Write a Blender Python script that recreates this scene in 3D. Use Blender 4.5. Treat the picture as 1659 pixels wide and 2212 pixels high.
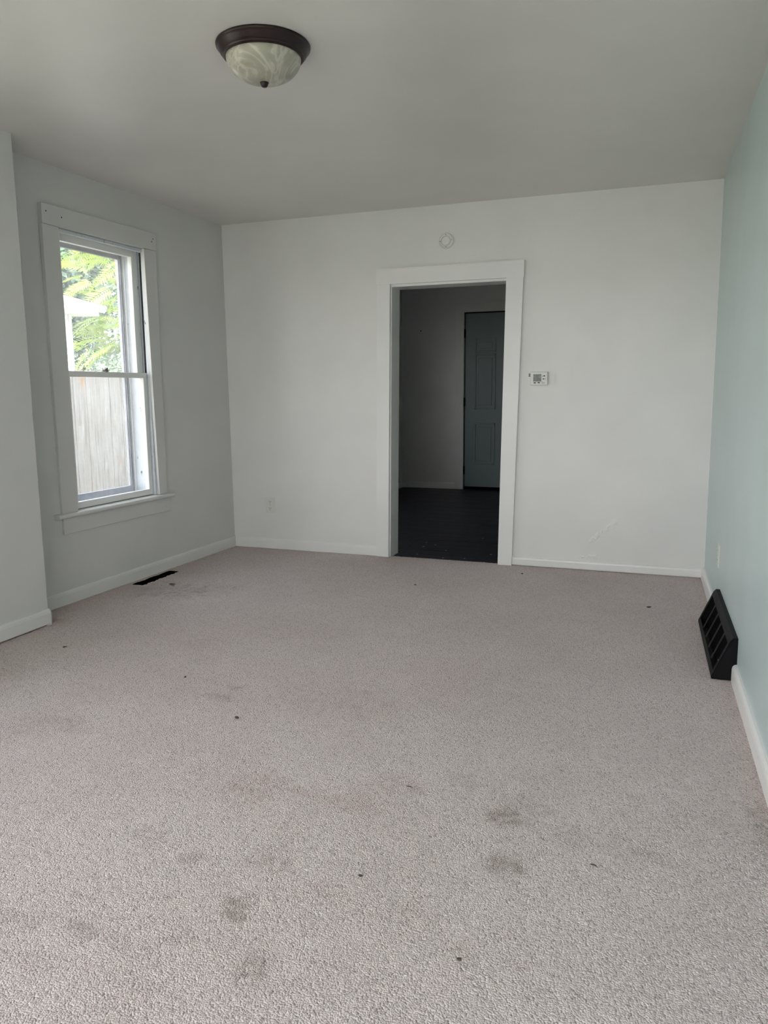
import bpy, bmesh, math, random
import numpy as np
from mathutils import Vector, Matrix

scene = bpy.context.scene
for o in list(bpy.data.objects):
    bpy.data.objects.remove(o)
COL = scene.collection

# ------------------------------------------------------------------ camera
F, CX, CY, CZ = 1661.54, 3.2721, -5.3752, 1.2323
YAW, PITCH, ROLL = -0.3512, -0.1557, -0.0076
fw = Vector((math.sin(YAW) * math.cos(PITCH), math.cos(YAW) * math.cos(PITCH), math.sin(PITCH)))
r0 = Vector((math.cos(YAW), -math.sin(YAW), 0.0))
u0 = r0.cross(fw)
rr = r0 * math.cos(ROLL) + u0 * math.sin(ROLL)
uu = -r0 * math.sin(ROLL) + u0 * math.cos(ROLL)
cam_data = bpy.data.cameras.new('camera')
cam_data.sensor_fit = 'HORIZONTAL'
cam_data.sensor_width = 36.0
cam_data.lens = F / 1659.0 * 36.0
cam_data.clip_start = 0.05
cam = bpy.data.objects.new('camera', cam_data)
COL.objects.link(cam)
cam.matrix_world = Matrix(((rr.x, uu.x, -fw.x, CX), (rr.y, uu.y, -fw.y, CY), (rr.z, uu.z, -fw.z, CZ), (0, 0, 0, 1)))
scene.camera = cam

# ------------------------------------------------------------------ view, world, sun
vs = scene.view_settings
vs.view_transform = 'Standard'
vs.look = 'None'
vs.gamma = 1.0
vs.use_curve_mapping = False
vs.exposure = 1.45
scene.cycles.max_bounces = 6
scene.cycles.diffuse_bounces = 4
scene.cycles.glossy_bounces = 2
scene.cycles.transmission_bounces = 3
scene.cycles.transparent_max_bounces = 12
scene.cycles.use_adaptive_sampling = True
scene.cycles.adaptive_threshold = 0.08
scene.cycles.adaptive_min_samples = 16
scene.cycles.caustics_reflective = False
scene.cycles.caustics_refractive = False

world = bpy.data.worlds.new('sky')
scene.world = world
world.use_nodes = True
wn = world.node_tree.nodes
wl = world.node_tree.links
wn.clear()
w_out = wn.new('ShaderNodeOutputWorld')
w_bg = wn.new('ShaderNodeBackground')
w_tc = wn.new('ShaderNodeTexCoord')
w_sep = wn.new('ShaderNodeSeparateXYZ')
w_ramp = wn.new('ShaderNodeValToRGB')
w_ramp.color_ramp.elements[0].position = 0.0
w_ramp.color_ramp.elements[0].color = (1.12, 1.09, 1.10, 1)
w_ramp.color_ramp.elements[1].position = 0.9
w_ramp.color_ramp.elements[1].color = (0.62, 0.70, 0.82, 1)
wl.new(w_tc.outputs['Generated'], w_sep.inputs[0])
wl.new(w_sep.outputs['Z'], w_ramp.inputs[0])
wl.new(w_ramp.outputs[0], w_bg.inputs['Color'])
wl.new(w_bg.outputs[0], w_out.inputs['Surface'])
w_bg.inputs['Strength'].default_value = 2.2

sun_d = bpy.data.lights.new('sun', 'SUN')
sun_d.energy = 4.0
sun_d.angle = math.radians(2.0)
sun_d.color = (1.0, 0.96, 0.88)
sun = bpy.data.objects.new('sun', sun_d)
COL.objects.link(sun)
sun_from = Vector((0.80, -0.45, 0.95)).normalized()      # direction towards the sun
sun.rotation_euler = sun_from.to_track_quat('Z', 'Y').to_euler()
sun.location = (2, -8, 9)


def portal(name, loc, rot, sx, sy):
    """daylight portal in a window opening: only guides the sampling of the sky"""
    d = bpy.data.lights.new(name, 'AREA')
    d.shape = 'RECTANGLE'
    d.size, d.size_y = sx, sy
    d.cycles.is_portal = True
    o = bpy.data.objects.new(name, d)
    COL.objects.link(o)
    o.location = loc
    o.rotation_euler = rot
    return o


HALF = math.pi / 2
H = 2.5
SL, SR = 0.0206, -0.0262
WR = 3.552                # right wall at the floor, back corner
YF = -6.3                 # front wall (behind the camera)
XB = 0.172                # face of the thicker wall section
YB = -2.215               # its end
YFAR = 4.15               # far wall of the next room
ZFAR = -0.012
TH = 0.16
# windows: visible one, one beside the camera, two in the front wall
WIN2 = (-5.6, -3.05, 0.66, 2.22)
WIN3 = [(-3.48, -1.0, 0.36, 2.25)]
WINFAR = (1.5, 2.5, 0.75, 2.05)
portal('portal_window', (-0.26, -1.33, 1.35), (0, -HALF, 0), 1.6, 0.76)
portal('portal_window', (-0.12, (WIN2[0] + WIN2[1]) / 2, 1.44), (0, -HALF, 0), 1.56, 2.55)
for a in WIN3:
    portal('portal_window', (-(a[0] + a[1]) / 2, YF - 0.12, 1.305), (HALF, 0, 0), 2.48, 1.89)
portal('portal_window', (-0.08, (WINFAR[0] + WINFAR[1]) / 2, 1.40), (0, -HALF, 0), 1.3, 1.0)


# ------------------------------------------------------------------ materials
def newmat(name):
    m = bpy.data.materials.new(name)
    m.use_nodes = True
    n = m.node_tree.nodes
    return m, n, m.node_tree.links, n['Principled BSDF']


def noise_node(n, l, scale, detail=3.0, rough=0.5, coord='Object', vec_scale=None):
    tc = n.new('ShaderNodeTexCoord')
    nz = n.new('ShaderNodeTexNoise')
    nz.inputs['Scale'].default_value = scale
    nz.inputs['Detail'].default_value = detail
    nz.inputs['Roughness'].default_value = rough
    if vec_scale:
        mp = n.new('ShaderNodeMapping')
        mp.inputs['Scale'].default_value = vec_scale
        l.new(tc.outputs[coord], mp.inputs[0])
        l.new(mp.outputs[0], nz.inputs['Vector'])
    else:
        l.new(tc.outputs[coord], nz.inputs['Vector'])
    return nz


def ramp(n, l, src, stops):
    r = n.new('ShaderNodeValToRGB')
    el = r.color_ramp.elements
    el[0].position, el[0].color = stops[0][0], (*stops[0][1], 1)
    el[1].position, el[1].color = stops[-1][0], (*stops[-1][1], 1)
    for p, c in stops[1:-1]:
        e = el.new(p)
        e.color = (*c, 1)
    l.new(src, r.inputs[0])
    return r


def bump(n, l, src, bs, strength, dist):
    b = n.new('ShaderNodeBump')
    b.inputs['Strength'].default_value = strength
    b.inputs['Distance'].default_value = dist
    l.new(src, b.inputs['Height'])
    l.new(b.outputs[0], bs.inputs['Normal'])
    return b


def paint(name, col, rough=0.5, var=0.03, bstr=0.25, bscale=180, spec=0.5, wave=0.0):
    m, n, l, bs = newmat(name)
    nz = noise_node(n, l, 2.2, 2)
    a = tuple(max(0, c * (1 - var)) for c in col)
    b = tuple(min(1, c * (1 + var)) for c in col)
    rp = ramp(n, l, nz.outputs['Fac'], [(0.3, a), (0.7, b)])
    l.new(rp.outputs[0], bs.inputs['Base Color'])
    bs.inputs['Roughness'].default_value = rough
    bs.inputs['Specular IOR Level'].default_value = spec
    nb = noise_node(n, l, bscale, 0)
    b1 = bump(n, l, nb.outputs['Fac'], bs, bstr, 0.0006)
    if wave > 0:
        nw = noise_node(n, l, 2.6, 1)
        b2 = n.new('ShaderNodeBump')
        b2.inputs['Strength'].default_value = wave
        b2.inputs['Distance'].default_value = 0.02
        l.new(nw.outputs['Fac'], b2.inputs['Height'])
        l.new(b2.outputs[0], b1.inputs['Normal'])
    return m


def plain(name, col, rough=0.5, metal=0.0, spec=0.5, var=0.08, scale=30):
    m, n, l, bs = newmat(name)
    nz = noise_node(n, l, scale, 3)
    a = tuple(c * (1 - var) for c in col)
    b = tuple(min(1, c * (1 + var)) for c in col)
    rp = ramp(n, l, nz.outputs['Fac'], [(0.3, a), (0.7, b)])
    l.new(rp.outputs[0], bs.inputs['Base Color'])
    bs.inputs['Roughness'].default_value = rough
    bs.inputs['Metallic'].default_value = metal
    bs.inputs['Specular IOR Level'].default_value = spec
    return m


M = {}
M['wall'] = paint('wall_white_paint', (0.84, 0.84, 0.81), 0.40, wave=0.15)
M['wall_left'] = paint('wall_white_dimmed', (0.66, 0.66, 0.645), 0.45, wave=0.15)  # white darkened in its colour to deepen the shading on the left side
M['ceiling'] = paint('ceiling_white_paint', (0.76, 0.74, 0.705), 0.36, wave=0.22)
M['mint'] = paint('wall_mint_paint', (0.575, 0.70, 0.69), 0.34, wave=0.15)
M['trim'] = paint('trim_white_gloss', (0.87, 0.87, 0.85), 0.32, bstr=0.2, bscale=60)
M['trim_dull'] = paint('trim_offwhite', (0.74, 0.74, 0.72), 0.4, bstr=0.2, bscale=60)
M['farwall'] = paint('far_wall_paint', (0.80, 0.80, 0.78), 0.5)
M['fardoor'] = paint('far_door_paint', (0.20, 0.25, 0.25), 0.45)
M['white_plastic'] = plain('white_plastic', (0.80, 0.80, 0.76), 0.35, var=0.02)
M['dark_plastic'] = plain('dark_plastic', (0.02, 0.02, 0.022), 0.5)
M['black_metal'] = plain('black_painted_metal', (0.006, 0.006, 0.007), 0.6, spec=0.16, var=0.15)
M['black_void'] = plain('duct_black', (0.003, 0.003, 0.003), 0.95, spec=0.04)
M['aluminium'] = plain('storm_frame_aluminium', (0.36, 0.37, 0.40), 0.45, metal=0.3)
M['bronze'] = plain('dark_bronze_metal', (0.020, 0.008, 0.008), 0.32, metal=0.25, var=0.25, scale=14)
M['steel'] = plain('old_steel', (0.25, 0.24, 0.23), 0.4, metal=0.9)
M['caulk'] = plain('old_caulk', (0.33, 0.31, 0.25), 0.8, var=0.35, scale=25)
M['grime_shade'] = plain('grime_shade_dark', (0.05, 0.042, 0.035), 0.9, var=0.4)  # dirt in chips and holes, and the painted shade of the sash groove
M['litter'] = plain('brown_litter', (0.10, 0.085, 0.07), 0.9, spec=0.2, var=0.5, scale=120)
M['fleck_light'] = plain('paint_fleck', (0.75, 0.74, 0.70), 0.7)
M['slot'] = plain('socket_slot_dark', (0.03, 0.03, 0.028), 0.7)


def peeling():
    m, n, l, bs = newmat('peeling_white_sky_tint')
    nz = noise_node(n, l, 26, 6, 0.65, vec_scale=(1, 1, 0.45))
    rp = ramp(n, l, nz.outputs['Fac'], [(0.33, (0.05, 0.045, 0.04)), (0.375, (0.60, 0.645, 0.68)), (0.7, (0.66, 0.70, 0.735))])  # blue cast of sky light is mixed into the white paint
    l.new(rp.outputs[0], bs.inputs['Base Color'])
    bs.inputs['Roughness'].default_value = 0.45
    bump(n, l, nz.outputs['Fac'], bs, 0.5, 0.002)
    return m


M['peel'] = peeling()


def glass_mat():
    m, n, l, bs = newmat('window_glass')
    out = n['Material Output']
    tr = n.new('ShaderNodeBsdfTransparent')
    tr.inputs[0].default_value = (0.985, 0.985, 0.985, 1)
    gl = n.new('ShaderNodeBsdfGlossy')
    gl.inputs['Roughness'].default_value = 0.02
    df = n.new('ShaderNodeBsdfTranslucent')
    df.inputs[0].default_value = (0.9, 0.93, 0.95, 1)
    lwt = n.new('ShaderNodeLayerWeight')
    lwt.inputs['Blend'].default_value = 0.5
    pw = n.new('ShaderNodeMath'); pw.operation = 'POWER'; pw.inputs[1].default_value = 5.0
    l.new(lwt.outputs['Facing'], pw.inputs[0])
    fr = n.new('ShaderNodeMath'); fr.operation = 'MULTIPLY_ADD'
    fr.inputs[1].default_value = 0.7; fr.inputs[2].default_value = 0.02
    l.new(pw.outputs[0], fr.inputs[0])
    mx = n.new('ShaderNodeMixShader')
    l.new(fr.outputs[0], mx.inputs[0])
    l.new(tr.outputs[0], mx.inputs[1])
    l.new(gl.outputs[0], mx.inputs[2])
    nz = noise_node(n, l, 22, 6, 0.7, vec_scale=(1, 1, 0.4))
    mr = n.new('ShaderNodeMapRange')
    mr.inputs['From Min'].default_value = 0.45
    mr.inputs['From Max'].default_value = 0.85
    mr.inputs['To Min'].default_value = 0.02
    mr.inputs['To Max'].default_value = 0.10
    l.new(nz.outputs['Fac'], mr.inputs[0])
    mx2 = n.new('ShaderNodeMixShader')
    l.new(mr.outputs[0], mx2.inputs[0])
    l.new(mx.outputs[0], mx2.inputs[1])
    l.new(df.outputs[0], mx2.inputs[2])
    l.new(mx2.outputs[0], out.inputs['Surface'])
    n.remove(bs)
    return m


M['glass'] = glass_mat()


def alabaster():
    m, n, l, bs = newmat('alabaster_glass')
    tc = n.new('ShaderNodeTexCoord')
    nz = n.new('ShaderNodeTexNoise')
    nz.inputs['Scale'].default_value = 7.5
    nz.inputs['Detail'].default_value = 5
    nz.inputs['Distortion'].default_value = 1.6
    l.new(tc.outputs['Object'], nz.inputs['Vector'])
    # ridged veins
    sb = n.new('ShaderNodeMath'); sb.operation = 'SUBTRACT'; sb.inputs[1].default_value = 0.5
    ab = n.new('ShaderNodeMath'); ab.operation = 'ABSOLUTE'
    l.new(nz.outputs['Fac'], sb.inputs[0])
    l.new(sb.outputs[0], ab.inputs[0])
    rp = ramp(n, l, ab.outputs[0], [(0.0, (0.58, 0.56, 0.48)), (0.05, (0.43, 0.415, 0.34)), (0.22, (0.34, 0.32, 0.25))])
    l.new(rp.outputs[0], bs.inputs['Base Color'])
    bs.inputs['Roughness'].default_value = 0.3
    bs.inputs['Coat Weight'].default_value = 0.2
    return m


M['alabaster'] = alabaster()


def carpet_mat():
    m, n, l, bs = newmat('beige_carpet')
    tc = n.new('ShaderNodeTexCoord')
    # every tuft of yarn has its own tone
    wob = n.new('ShaderNodeTexNoise')
    wob.inputs['Scale'].default_value = 90
    l.new(tc.outputs['Object'], wob.inputs['Vector'])
    mxv = n.new('ShaderNodeMix'); mxv.data_type = 'RGBA'; mxv.blend_type = 'ADD'
    mxv.inputs[0].default_value = 0.006
    l.new(tc.outputs['Object'], mxv.inputs[6]); l.new(wob.outputs['Color'], mxv.inputs[7])
    vo = n.new('ShaderNodeTexVoronoi')
    vo.voronoi_dimensions = '2D'
    vo.feature = 'SMOOTH_F1'
    vo.inputs['Smoothness'].default_value = 0.45
    vo.inputs['Scale'].default_value = 225
    vo.inputs['Randomness'].default_value = 1.0
    l.new(mxv.outputs[2], vo.inputs['Vector'])
    sep = n.new('ShaderNodeSeparateColor')
    l.new(vo.outputs['Color'], sep.inputs[0])
    rp = ramp(n, l, sep.outputs[0], [(0.0, (0.51, 0.43, 0.405)), (0.22, (0.765, 0.66, 0.63)), (0.7, (0.85, 0.74, 0.71)), (1.0, (0.92, 0.82, 0.79))])
    nl = noise_node(n, l, 1.7, 4, 0.6)
    rl = ramp(n, l, nl.outputs['Fac'], [(0.3, (0.91, 0.89, 0.885)), (0.7, (1.0, 1.0, 1.0))])
    mul = n.new('ShaderNodeMix'); mul.data_type = 'RGBA'; mul.blend_type = 'MULTIPLY'
    mul.inputs[0].default_value = 1.0
    l.new(rp.outputs[0], mul.inputs[6]); l.new(rl.outputs[0], mul.inputs[7])
    at = n.new('ShaderNodeAttribute'); at.attribute_name = 'stain'; at.attribute_type = 'GEOMETRY'
    m2 = n.new('ShaderNodeMix'); m2.data_type = 'RGBA'; m2.blend_type = 'MULTIPLY'
    m2.inputs[0].default_value = 1.0
    l.new(mul.outputs[2], m2.inputs[6]); l.new(at.outputs['Color'], m2.inputs[7])
    l.new(m2.outputs[2], bs.inputs['Base Color'])
    bs.inputs['Roughness'].default_value = 0.95
    bs.inputs['Specular IOR Level'].default_value = 0.1
    bs.inputs['Sheen Weight'].default_value = 0.2
    bs.inputs['Sheen Roughness'].default_value = 0.5
    inv = n.new('ShaderNodeMath'); inv.operation = 'MULTIPLY'; inv.inputs[1].default_value = -1.0
    l.new(vo.outputs['Distance'], inv.inputs[0])
    fz = noise_node(n, l, 330, 2, 0.6)
    ma = n.new('ShaderNodeMath'); ma.operation = 'MULTIPLY_ADD'; ma.inputs[1].default_value = 0.55
    l.new(fz.outputs['Fac'], ma.inputs[0]); l.new(inv.outputs[0], ma.inputs[2])
    bump(n, l, ma.outputs[0], bs, 1.0, 0.0056)
    return m


M['carpet'] = carpet_mat()


def wood(name, c0, c1, c2, rough, grain=(1, 14, 14), scale=6, spec=0.5):
    m, n, l, bs = newmat(name)
    nz = noise_node(n, l, scale, 6, 0.6, vec_scale=grain)
    oi = n.new('ShaderNodeObjectInfo')
    mr = n.new('ShaderNodeMapRange')
    mr.inputs['To Min'].default_value = -0.12
    mr.inputs['To Max'].default_value = 0.12
    l.new(oi.outputs['Random'], mr.inputs[0])
    ad = n.new('ShaderNodeMath'); ad.operation = 'ADD'
    l.new(nz.outputs['Fac'], ad.inputs[0]); l.new(mr.outputs[0], ad.inputs[1])
    rp = ramp(n, l, ad.outputs[0], [(0.28, c0), (0.5, c1), (0.72, c2)])
    l.new(rp.outputs[0], bs.inputs['Base Color'])
    bs.inputs['Roughness'].default_value = rough
    bs.inputs['Specular IOR Level'].default_value = spec
    bump(n, l, nz.outputs['Fac'], bs, 0.3, 0.002)
    return m


M['dark_floor'] = wood('dark_stained_boards_sky_tint', (0.003, 0.003, 0.005), (0.009, 0.009, 0.015), (0.026, 0.025, 0.036), 0.40, (1.2, 22, 22), 5, spec=0.22)  # dark stain; the navy cast stands in for sky reflected on the boards


def fence_wood():
    m, n, l, bs = newmat('weathered_pine')
    tc = n.new('ShaderNodeTexCoord')
    oi = n.new('ShaderNodeObjectInfo')
    mulv = n.new('ShaderNodeMath'); mulv.operation = 'MULTIPLY'; mulv.inputs[1].default_value = 37.0
    l.new(oi.outputs['Random'], mulv.inputs[0])
    add = n.new('ShaderNodeVectorMath'); add.operation = 'ADD'
    l.new(tc.outputs['Object'], add.inputs[0]); l.new(mulv.outputs[0], add.inputs[1])
    def tex(sc, vs, dist=0.0, det=5):
        mp = n.new('ShaderNodeMapping'); mp.inputs['Scale'].default_value = vs
        l.new(add.outputs[0], mp.inputs[0])
        t = n.new('ShaderNodeTexNoise'); t.inputs['Scale'].default_value = sc
        t.inputs['Detail'].default_value = det; t.inputs['Distortion'].default_value = dist
        l.new(mp.outputs[0], t.inputs['Vector'])
        return t
    g = tex(4, (16, 16, 0.8), 0.6)
    rp = ramp(n, l, g.outputs['Fac'], [(0.25, (0.29, 0.245, 0.205)), (0.45, (0.45, 0.42, 0.385)), (0.72, (0.54, 0.525, 0.505))])
    k = tex(3.2, (1.6, 1.6, 0.9), 0.8, 3)
    kr = ramp(n, l, k.outputs['Fac'], [(0.60, (0, 0, 0)), (0.76, (0.75, 0.75, 0.75))])
    mx = n.new('ShaderNodeMix'); mx.data_type = 'RGBA'
    l.new(kr.outputs[0], mx.inputs[0]); l.new(rp.outputs[0], mx.inputs[6])
    mx.inputs[7].default_value = (0.50, 0.33, 0.20, 1)
    l.new(mx.outputs[2], bs.inputs['Base Color'])
    bs.inputs['Roughness'].default_value = 0.85
    bump(n, l, g.outputs['Fac'], bs, 0.4, 0.003)
    return m


M['fence'] = fence_wood()
M['siding'] = plain('white_siding', (0.66, 0.66, 0.65), 0.5, var=0.03)
M['roof'] = plain('grey_shingle', (0.22, 0.21, 0.20), 0.9, var=0.3)
M['bark'] = plain('tree_bark', (0.16, 0.13, 0.10), 0.9, var=0.3)


def leafmat(name, c0, c1, trans=0.35):
    m, n, l, bs = newmat(name)
    out = n['Material Output']
    nz = noise_node(n, l, 3.0, 4, 0.7)
    rp = ramp(n, l, nz.outputs['Fac'], [(0.3, c0), (0.7, c1)])
    l.new(rp.outputs[0], bs.inputs['Base Color'])
    bs.inputs['Roughness'].default_value = 0.5
    tl = n.new('ShaderNodeBsdfTranslucent')
    l.new(rp.outputs[0], tl.inputs[0])
    mx = n.new('ShaderNodeMixShader')
    mx.inputs[0].default_value = trans
    l.new(bs.outputs[0], mx.inputs[1]); l.new(tl.outputs[0], mx.inputs[2])
    l.new(mx.outputs[0], out.inputs['Surface'])
    return m


M['frond'] = leafmat('pinnate_leaf', (0.22, 0.36, 0.07), (0.50, 0.56, 0.16))
M['leaf_dark'] = leafmat('dense_leaf', (0.07, 0.13, 0.085), (0.19, 0.29, 0.19))
M['leaf_pale'] = leafmat('pale_vine_leaf', (0.17, 0.28, 0.17), (0.46, 0.56, 0.40))
M['grass'] = plain('dry_lawn', (0.34, 0.335, 0.25), 0.95, var=0.4, scale=12)


# ------------------------------------------------------------------ mesh helpers
def tag(o, label=None, cat=None, kind=None, group=None):
    if label: o['label'] = label
    if cat: o['category'] = cat
    if kind: o['kind'] = kind
    if group: o['group'] = group
    return o


def link(name, me, mat, parent=None, loc=(0, 0, 0), rz=0.0, smooth=False):
    if mat is not None and not me.materials:
        me.materials.append(mat)
    if smooth:
        me.polygons.foreach_set('use_smooth', [True] * len(me.polygons))
    o = bpy.data.objects.new(name, me)
    COL.objects.link(o)
    o.location = loc
    o.rotation_euler = (0, 0, rz)
    if parent is not None:
        o.parent = parent
    return o


def empty(name, loc=(0, 0, 0), rz=0.0, parent=None):
    o = bpy.data.objects.new(name, None)
    o.empty_display_size = 0.1
    COL.objects.link(o)
    o.location = loc
    o.rotation_euler = (0, 0, rz)
    if parent is not None:
        o.parent = parent
    return o


class MB:
    """collects boxes, prisms and lathes in one bmesh"""
    def __init__(self):
        self.bm = bmesh.new()

    def hexa(self, c, bevel=0.0, seg=2):
        """8 corners: bottom 4 then top 4, same order"""
        tmp = bmesh.new()
        v = [tmp.verts.new(p) for p in c]
        for f in ((0, 3, 2, 1), (4, 5, 6, 7), (0, 1, 5, 4), (1, 2, 6, 5), (2, 3, 7, 6), (3, 0, 4, 7)):
            tmp.faces.new([v[i] for i in f])
        bmesh.ops.recalc_face_normals(tmp, faces=tmp.faces)
        if bevel > 0:
            bmesh.ops.bevel(tmp, geom=list(tmp.edges), offset=bevel, segments=seg, affect='EDGES', profile=0.5)
        self._merge(tmp)
        return self

    def _merge(self, tmp):
        me = bpy.data.meshes.new('tmp')
        tmp.to_mesh(me)
        tmp.free()
        self.bm.from_mesh(me)
        bpy.data.meshes.remove(me)

    def box(self, x0, x1, y0, y1, z0, z1, bevel=0.0, seg=2):
        return self.hexa([(x0, y0, z0), (x1, y0, z0), (x1, y1, z0), (x0, y1, z0),
                          (x0, y0, z1), (x1, y0, z1), (x1, y1, z1), (x0, y1, z1)], bevel, seg)

    def prism(self, pts, axis, a, b, bevel=0.0):
        """polygon pts (2D) extruded along an axis from a to b"""
        def mk(p, t):
            if axis == 'x': return (t, p[0], p[1])
            if axis == 'y': return (p[0], t, p[1])
            return (p[0], p[1], t)
        tmp = bmesh.new()
        lo = [tmp.verts.new(mk(p, a)) for p in pts]
        hi = [tmp.verts.new(mk(p, b)) for p in pts]
        n = len(pts)
        tmp.faces.new(lo); tmp.faces.new(hi[::-1])
        for i in range(n):
            j = (i + 1) % n
            tmp.faces.new([lo[j], lo[i], hi[i], hi[j]])
        bmesh.ops.recalc_face_normals(tmp, faces=tmp.faces)
        if bevel > 0:
            bmesh.ops.bevel(tmp, geom=list(tmp.edges), offset=bevel, segments=2, affect='EDGES')
        self._merge(tmp)
        return self

    def lathe(self, prof, n=48, axis='z'):
        """profile (r, h) turned about an axis"""
        tmp = bmesh.new()
        rings = []
        for r, h in prof:
            ring = []
            for i in range(n):
                t = 2 * math.pi * i / n
                c, s = max(r, 1e-5) * math.cos(t), max(r, 1e-5) * math.sin(t)
                p = (c, s, h) if axis == 'z' else ((c, h, s) if axis == 'y' else (h, c, s))
                ring.append(tmp.verts.new(p))
            rings.append(ring)
        for a, b in zip(rings, rings[1:]):
            for i in range(n):
                j = (i + 1) % n
                tmp.faces.new([a[i], a[j], b[j], b[i]])
        tmp.faces.new(rings[0]); tmp.faces.new(rings[-1])
        bmesh.ops.recalc_face_normals(tmp, faces=tmp.faces)
        self._merge(tmp)
        return self

    def build(self, name, mat, parent=None, loc=(0, 0, 0), rz=0.0, smooth=False):
        me = bpy.data.meshes.new(name)
        self.bm.to_mesh(me)
        self.bm.free()
        return link(name, me, mat, parent, loc, rz, smooth)


def mesh_np(name, verts, faces):
    """fast mesh from numpy; faces (n,k)"""
    me = bpy.data.meshes.new(name)
    nv, nf, k = len(verts), len(faces), faces.shape[1]
    me.vertices.add(nv)
    me.vertices.foreach_set('co', np.asarray(verts, np.float32).ravel())
    me.loops.add(nf * k)
    me.loops.foreach_set('vertex_index', np.asarray(faces, np.int32).ravel())
    me.polygons.add(nf)
    me.polygons.foreach_set('loop_start', np.arange(0, nf * k, k, dtype=np.int32))
    me.update(calc_edges=True)
    return me


RZL = -math.atan(SL)      # left wall frame: local +x into the room, local +y along the wall
RZR = -math.atan(SR)      # right wall frame: local -x into the room

# ------------------------------------------------------------------ carpet floor
STAINS = [(2.343, -3.9, 0.034, 0.038, 0.8, 'd'), (2.37, -3.93, 0.02, 0.017, 0.8, 'd'), (2.123, -3.771, 0.03, 0.03, 0.6, 'd'), (2.518, -3.776, 0.044, 0.029, 0.55, 'r'), (2.883, -3.3, 0.041, 0.035, 0.7, 'd'), (2.924, -3.522, 0.049, 0.045, 0.7, 'd'), (2.123, -3.397, 0.109, 0.081, 0.6, 'r'), (2.442, -3.373, 0.112, 0.058, 0.5, 'r'), (2.52, -3.212, 0.089, 0.053, 0.35, 'r'), (1.621, -2.786, 0.067, 0.045, 0.6, 'd'), (1.615, -2.666, 0.036, 0.037, 0.6, 'd'), (0.379, -1.399, 0.177, 0.168, 0.5, 'd'), (2.482, -4.051, 0.031, 0.042, 0.6, 'd'), (2.161, -3.931, 0.018, 0.026, 0.4, 'd'), (2.271, -4.04, 0.036, 0.04, 0.45, 'd'), (2.034, -4.124, 0.064, 0.03, 0.4, 'd'), (2.064, -4.098, 0.065, 0.023, 0.35, 'd'), (2.326, -3.711, 0.062, 0.042, 0.35, 'd'), (2.329, -3.665, 0.038, 0.03, 0.3, 'd'), (1.116, -2.246, 0.093, 0.103, 0.4, 'r'), (2.729, -3.139, 0.059, 0.053, 0.35, 'd'), (3.081, -3.319, 0.078, 0.047, 0.35, 'd'), (3.255, -3.351, 0.062, 0.044, 0.3, 'd'), (2.907, -3.224, 0.083, 0.079, 0.3, 'd'), (2.897, -3.858, 0.031, 0.023, 0.3, 'b'), (1.873, -4.114, 0.056, 0.045, 0.4, 'd'), (2.184, -4.118, 0.052, 0.031, 0.35, 'd'), (1.945, -3.717, 0.079, 0.048, 0.3, 'd'), (1.144, -3.211, 0.142, 0.091, 0.3, 'd'), (0.655, -1.246, 0.119, 0.144, 0.3, 'd'), (2.053, -2.662, 0.226, 0.143, 0.35, 'r'), (2.394, -2.214, 0.247, 0.23, 0.25, 'r'), (2.516, -4.102, 0.059, 0.026, 0.25, 'd'), (3.584, -3.117, 0.033, 0.103, 0.6, 'd'), (2.764, -3.782, 0.044, 0.033, 0.25, 'b'), (2.229, -4.204, 0.118, 0.055, 0.3, 'r'), (2.04, -4.215, 0.082, 0.046, 0.3, 'r'), (2.381, -4.049, 0.083, 0.045, 0.25, 'r')]
TINT = {'d': np.array([0.50, 0.46, 0.43]), 'r': np.array([0.80, 0.68, 0.68]), 'b': np.array([0.62, 0.53, 0.42])}
VENT = (0.034, 0.120, -1.347, -0.925)


def value_noise(rng, x, y, cell):
    """smooth random field sampled at x, y (metres) with the given cell size"""
    gx, gy = (x + 1.0) / cell, (y + 8.0) / cell
    ix, iy = np.floor(gx).astype(np.int64), np.floor(gy).astype(np.int64)
    fx, fy = gx - ix, gy - iy
    fx = fx * fx * (3 - 2 * fx); fy = fy * fy * (3 - 2 * fy)
    tab = rng.random(1 << 16)
    h = lambda a, b: tab[((a * 73856093) ^ (b * 19349663)) & 0xFFFF]
    return (h(ix, iy) * (1 - fx) * (1 - fy) + h(ix + 1, iy) * fx * (1 - fy) + h(ix, iy + 1) * (1 - fx) * fy + h(ix + 1, iy + 1) * fx * fy)


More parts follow.
